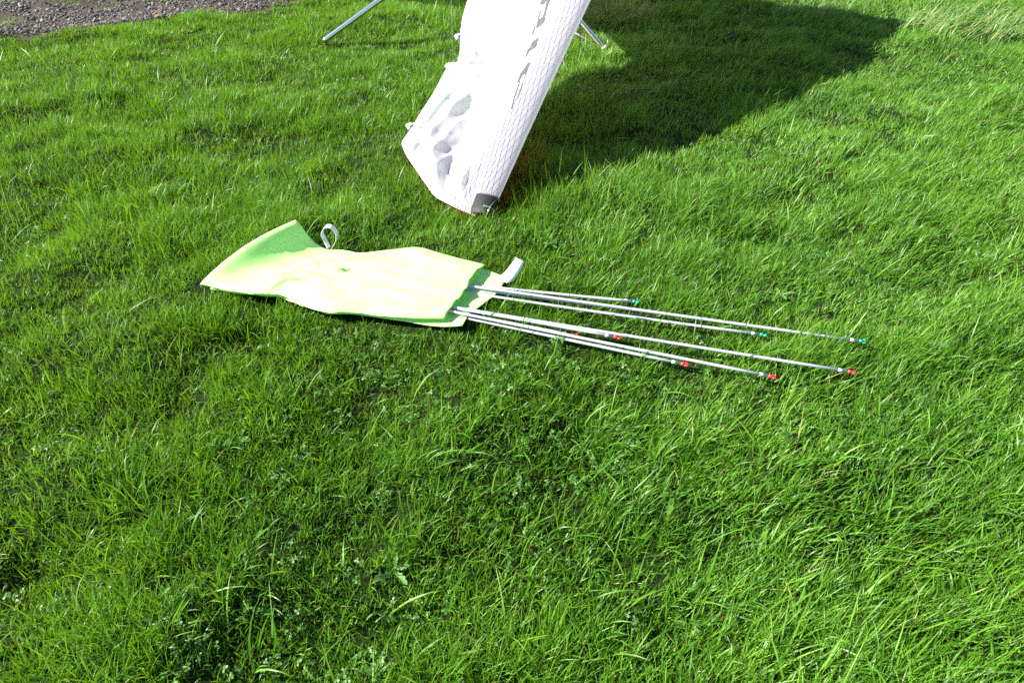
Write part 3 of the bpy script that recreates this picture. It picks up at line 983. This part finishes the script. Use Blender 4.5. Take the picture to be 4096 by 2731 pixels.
def bag_top():
    G = np.zeros((nS, nT2, 3))
    for i in range(nS):
        s = i / (nS - 1)
        b0 = np.array(bt[i]); t0 = np.array(tp[i])
        for j in range(nT2):
            t = j / (nT2 - 1)
            p = b0 * (1 - t) + t0 * t
            p[2] = .05 * (1 - t) + .058 * t
            # lifted end: a standing lip that falls steeply into the bag
            lip = .122 * min(1., t * 1.02) ** .8 + .022 * math.sin(math.pi * t)
            x_ = s / (.030 + .030 * t)
            lip *= 1 / (1 + x_ ** 2.2) if x_ < 3 else .09 * max(0, 1 - (x_ - 3) / 3)
            edge = math.sin(math.pi * t) ** .5
            body = .016 * edge * (1 - math.exp(-(s / .2) ** 2))
            wr = .016 * (float(fbm(s * 4.5, t * 9 - s * 5, 61, 3)) - .5) + .010 * (1 - abs(2 * float(vnoise(s * 2.2 + 3, t * 6.5 - s * 3.2, 63)) - 1)) ** 3
            wr *= min(1, s * 6) * (.35 + .65 * edge)
            # rods inside lift the cloth in two long ridges towards the mouth
            rd = .006 * (math.exp(-((t - .60) / .07) ** 2) + math.exp(-((t - .20) / .07) ** 2)) * min(1, max(0, (s - .45) * 3))
            p[2] += lip + body + wr + rd + crease(s, t) * (.4 + .6 * edge) * 1.7
            # crumpled border
            if j in (0, nT2 - 1): p[1] += .006 * (float(vnoise(s * 26, t * 9, 19)) - .5)
            p[0] += .010 * math.sin(t * 9 + s * 4) * max(0, s - .9) * 10 * .5
            G[i, j] = p
    G[0, :, 2] = np.maximum(G[0, :, 2], .045)
    return G
fp = grid_mesh('front_panel', bag_top()[:, ::-1], M_bag, BAG)
sd = fp.modifiers.new('thickness', 'SOLIDIFY'); sd.thickness = .0012
# back panel: under the rods, showing at the mouth
def bag_back():
    me_v, me_f = [], []
    from mathutils.geometry import tessellate_polygon
    cx = np.mean([p[0] for p in BAG_BACK]); 
    rows = 60; cols = 24
    xs2 = np.linspace(-1.16, -.0235, rows)
    poly = BAG_BACK
    def span(xv):
        ys2 = []
        for i in range(len(poly)):
            (xa, ya), (xb, yb) = poly[i], poly[(i + 1) % len(poly)]
            if (xa - xv) * (xb - xv) <= 0 and xa != xb:
                ys2.append(ya + (yb - ya) * (xv - xa) / (xb - xa))
        return min(ys2), max(ys2)
    G = np.zeros((rows, cols, 3))
    for i, xv in enumerate(xs2):
        lo, hi = span(xv)
        for j in range(cols):
            t = j / (cols - 1); yv = lo + (hi - lo) * t
            z = .030 + .012 * (float(fbm(xv * 9, yv * 9, 91, 3)) - .3)
            if xv > -.25: z += .010 * min(1, (xv + .25) * 12)
            G[i, j] = (xv, yv, z)
    return G
bp_ = grid_mesh('back_panel', bag_back()[:, ::-1], M_bag, BAG)
sd = bp_.modifiers.new('thickness', 'SOLIDIFY'); sd.thickness = .0012
wl = smooth_curve([(-.752, 2.37, .050), (-.768, 2.39, .078), (-.773, 2.39, .108), (-.758, 2.392, .134), (-.734, 2.392, .136), (-.716, 2.39, .112), (-.720, 2.385, .078), (-.742, 2.368, .048)], 36)
ribbon('strap', wl, [Vector((.003, .0105, .002)) for k in wl], M_web, BAG)
w2 = smooth_curve([(-.045, 2.150, .045), (-.018, 2.157, .052), (.004, 2.172, .072), (.020, 2.184, .095), (.031, 2.192, .112)], 16)
ribbon('strap', w2, [Vector((.020, -.011, -.003)) * (1.25 - .45 * k / 15) for k in range(16)], M_web, BAG)

# ------------------------------------------------------------------ battens
LBL = {('g', 0): 'shortest green-tipped grey batten, barely out of the yellow bag', ('g', 1): 'grey batten with green tip lying uppermost of the bundle',
       ('g', 2): 'green-tipped grey batten of middle length in the upper bundle', ('g', 3): 'second longest green-tipped grey batten lying on the grass',
       ('g', 4): 'longest green-tipped grey batten reaching far right over the grass',
       ('r', 0): 'shortest red-tipped grey batten half hidden in the grass', ('r', 1): 'short grey batten with red tip under the longest red-tipped one',
       ('r', 2): 'grey batten of middle length with red tip sunk in the grass', ('r', 3): 'lowest grey batten with bright red forked tip',
       ('r', 4): 'longest red-tipped grey batten lying straight across the grass'}
cnt = {'g': 0, 'r': 0}
for (tip, st, cc) in BATTENS:
    tip = Vector(tip); st = Vector(st)
    d = (tip - st).normalized()
    side = d.cross(Vector((0, 0, 1))).normalized(); up = side.cross(d)
    E = empty('batten', (tip + st) / 2 - Vector((0, 0, .006)))
    E.rotation_mode = 'XYZ'
    tag(E, LBL[(cc, cnt[cc])], 'batten', 'battens drawn from the yellow bag')
    cnt[cc] += 1
    sagd = rng.uniform(-.006, .006); bow = rng.uniform(-.006, .006)
    end = tip - d * .016
    def bpt(t):
        return st + (end - st) * t + up * sagd * math.sin(math.pi * t) + side * bow * math.sin(math.pi * t)
    rod = tube('rod', [bpt(k / 12) for k in range(13)], .0052, M_rod, E, 10)
    s0 = bpt(1) - d * (.030 + rng.uniform(0, .006)); s1 = s0 + d * .013
    tube('label_sleeve', [s0, s1], .0055, M_sleeve, rod, 10)
    # forked plastic end
    mat = M_green if cc == 'g' else M_red
    roll = rng.uniform(-.6, .6)
    fs_ = side * math.cos(roll) + up * math.sin(roll)
    vs3, fs3 = tube_geo([end - d * .004, end + d * .009], .0058, 10)
    o_ = len(vs3)
    for sg in (-1, 1):
        a_, b_ = tube_geo([end + d * .008 + fs_ * sg * .0040, end + d * .018 + fs_ * sg * .0044, end + d * .021 + fs_ * sg * .0046], [.0036, .0034, .0022], 8)
        k0 = len(vs3)
        vs3 += a_; fs3 += [tuple(i + k0 for i in f) for f in b_]
    mesh('end_fitting', vs3, fs3, mat, E)

# ------------------------------------------------------------------ single plants and stones
def leaf_geo(L, w, lobes, rg):
    V, F = [], []
    seg = 9
    for i in range(seg + 1):
        t = i / seg
        ww = w * (math.sin(math.pi * min(1, .12 + t * .86)) ** .8) * (.4 + .75 * t)
        if lobes: ww *= 1 - .42 * (i % 2)
        if i == seg: ww = .0006
        x = L * t; z = .35 * L * t - .42 * L * t * t
        V += [(x, -ww, z + .12 * ww), (x, 0, z - .10 * ww), (x, ww, z + .12 * ww)]
    for i in range(seg):
        k = 3 * i
        F += [(k, k + 3, k + 4, k + 1), (k + 1, k + 4, k + 5, k + 2)]
    return V, F

def rosette(name, loc, size, n_, lobes, label, seed, cat='weed', group='broad-leaved weeds in the lawn'):
    rg = random.Random(seed)
    z0 = float(ground_h(loc[0], loc[1]))
    size *= .78
    E = empty(name, (loc[0], loc[1], z0 + .006))
    tag(E, label, cat, group)
    ph = rg.uniform(0, 6.28)
    for k in range(n_):
        a = ph + k * 2 * math.pi / n_ + rg.gauss(0, .2); L = size * rg.uniform(.7, 1.15)
        V, F = leaf_geo(L, L * (.19 if lobes else .27), lobes, rg)
        el = rg.uniform(.05, .55)
        Mx = Matrix.Rotation(a, 3, 'Z') @ Matrix.Rotation(-el, 3, 'Y') @ Matrix.Rotation(rg.gauss(0, .35), 3, 'X')
        me = bpy.data.meshes.new('leaf')
        me.from_pydata([Mx @ Vector(v) for v in V], [], F); me.update()
        tn = me.attributes.new('tone', 'FLOAT', 'POINT'); tv = rg.uniform(.15, .9)
        tn.data.foreach_set('value', np.full(len(V), tv, np.float32))
        me.polygons.foreach_set('use_smooth', [True] * len(F)); me.materials.append(M_weed)
        link(bpy.data.objects.new('leaf', me), E)
    return E

rosette('broadleaf_weed', (.834, .883), .085, 6, False, 'pale round-leaved weed near the lower right corner of the lawn', 1)
rosette('broadleaf_weed', (1.042, 1.065), .075, 4, True, 'broad pale dandelion leaf right of the lower centre, above the round-leaved weed', 2)
rosette('broadleaf_weed', (1.205, .989), .07, 4, True, 'dandelion leaves at the right edge of the lawn', 3)
rosette('broadleaf_weed', (-.217, .831), .060, 6, True, 'jagged dandelion rosette at the bottom, left of centre', 4)
rosette('broadleaf_weed', (-.306, .952), .075, 5, True, 'dark dandelion just above the jagged rosette, left of centre', 5)
rosette('broadleaf_weed', (-.831, 1.374), .075, 5, False, 'broad-leaved weed below the yellow bag', 6)
rosette('broadleaf_weed', (.455, 1.165), .085, 6, True, 'upright light green dandelion in the middle of the lower lawn', 7)
rosette('broadleaf_weed', (.286, 1.414), .06, 5, False, 'small round-leaved weed below the middle of the battens', 8)
rosette('broadleaf_weed', (1.038, 2.107), .07, 6, True, 'light green weed above the tips of the green battens', 9)
rosette('broadleaf_weed', (-.31, .70), .055, 6, False, 'weed with broad shaded leaves at the bottom edge', 10)
rosette('broadleaf_weed', (-1.13, 1.22), .07, 5, True, 'weed with long leaves near the left edge', 11)
rosette('broadleaf_weed', (.16, 2.44), .06, 5, False, 'small weed between the wing tip and the bag strap', 12)

def tussock(name, loc, n_, rad, L, w, mat, label, seed, lay=None, cat='grass tuft', rx=1., lean=.8):
    rg = random.Random(seed)
    V, F, T = [], [], []
    z0 = float(ground_h(loc[0], loc[1]))
    for k in range(n_):
        r = rad * math.sqrt(rg.random()); th = rg.uniform(0, 6.28)
        phi = (lay + rg.gauss(0, .35)) if lay is not None else th + rg.gauss(0, .8)
        blade(V, F, T, (r * math.cos(th) * rx, r * math.sin(th), -.01), phi, rg.uniform(*L), rg.uniform(*w), abs(rg.gauss(lean * .6, .25)), rg.gauss(lean, .4), rg.gauss(0, .7), rg.uniform(0, .9), 7, .3)
    me = raw_mesh(name, V, F, T, mat)
    o = link(bpy.data.objects.new(name, me))
    o.location = (loc[0], loc[1], z0)
    tag(o, label, cat)
    return o
tussock('long_grass_tuft', (3.42, 5.36), 420, .34, (.16, .34), (.004, .0075), M_tussock, 'tussock of long flattened straw-coloured grass at the upper right', 31, lay=.25, rx=1.7, lean=1.35)
tussock('long_grass_tuft', (2.40, 5.80), 160, .22, (.12, .24), (.003, .006), M_tussock, 'small flattened grass tuft beyond the far point of the shadow', 32, lay=.2, rx=1.5, lean=1.3)
tussock('dry_grass_tuft', (.80, 5.66), 240, .20, (.10, .22), (.003, .005), M_drygrass, 'brown dry grass tuft in the wing shadow behind the frame', 33, rx=1.5, lean=.9)
tussock('tall_grass_stems', (.24, 2.80), 46, .20, (.12, .21), (.0024, .0042), M_grass, 'tall grass stems beside the wing tip at the shadow edge', 34, rx=1.4, lean=.45)

# the odd reddish stone at the gravel edge
bm = bmesh.new(); bmesh.ops.create_icosphere(bm, subdivisions=2, radius=1)
for v in bm.verts:
    f_ = 1 + .5 * (float(vnoise(v.co.x * 2.2 + 5, v.co.y * 2.2 + v.co.z * 1.7, 8)) - .5)
    v.co = Vector((v.co.x * .040 * f_, v.co.y * .026 * f_, v.co.z * .020 * f_))
me = bpy.data.meshes.new('stone'); bm.to_mesh(me); bm.free(); me.materials.append(M_redstone)
o = link(bpy.data.objects.new('stone', me)); o.location = (-2.728, 5.638, float(ground_h(-2.728, 5.638)) + .028); o.rotation_euler = (0, 0, .4)
tag(o, 'reddish stone lying at the edge of the gravel', 'stone')
print('grass triangles', N_TRIS, 'stones', N_STONES)
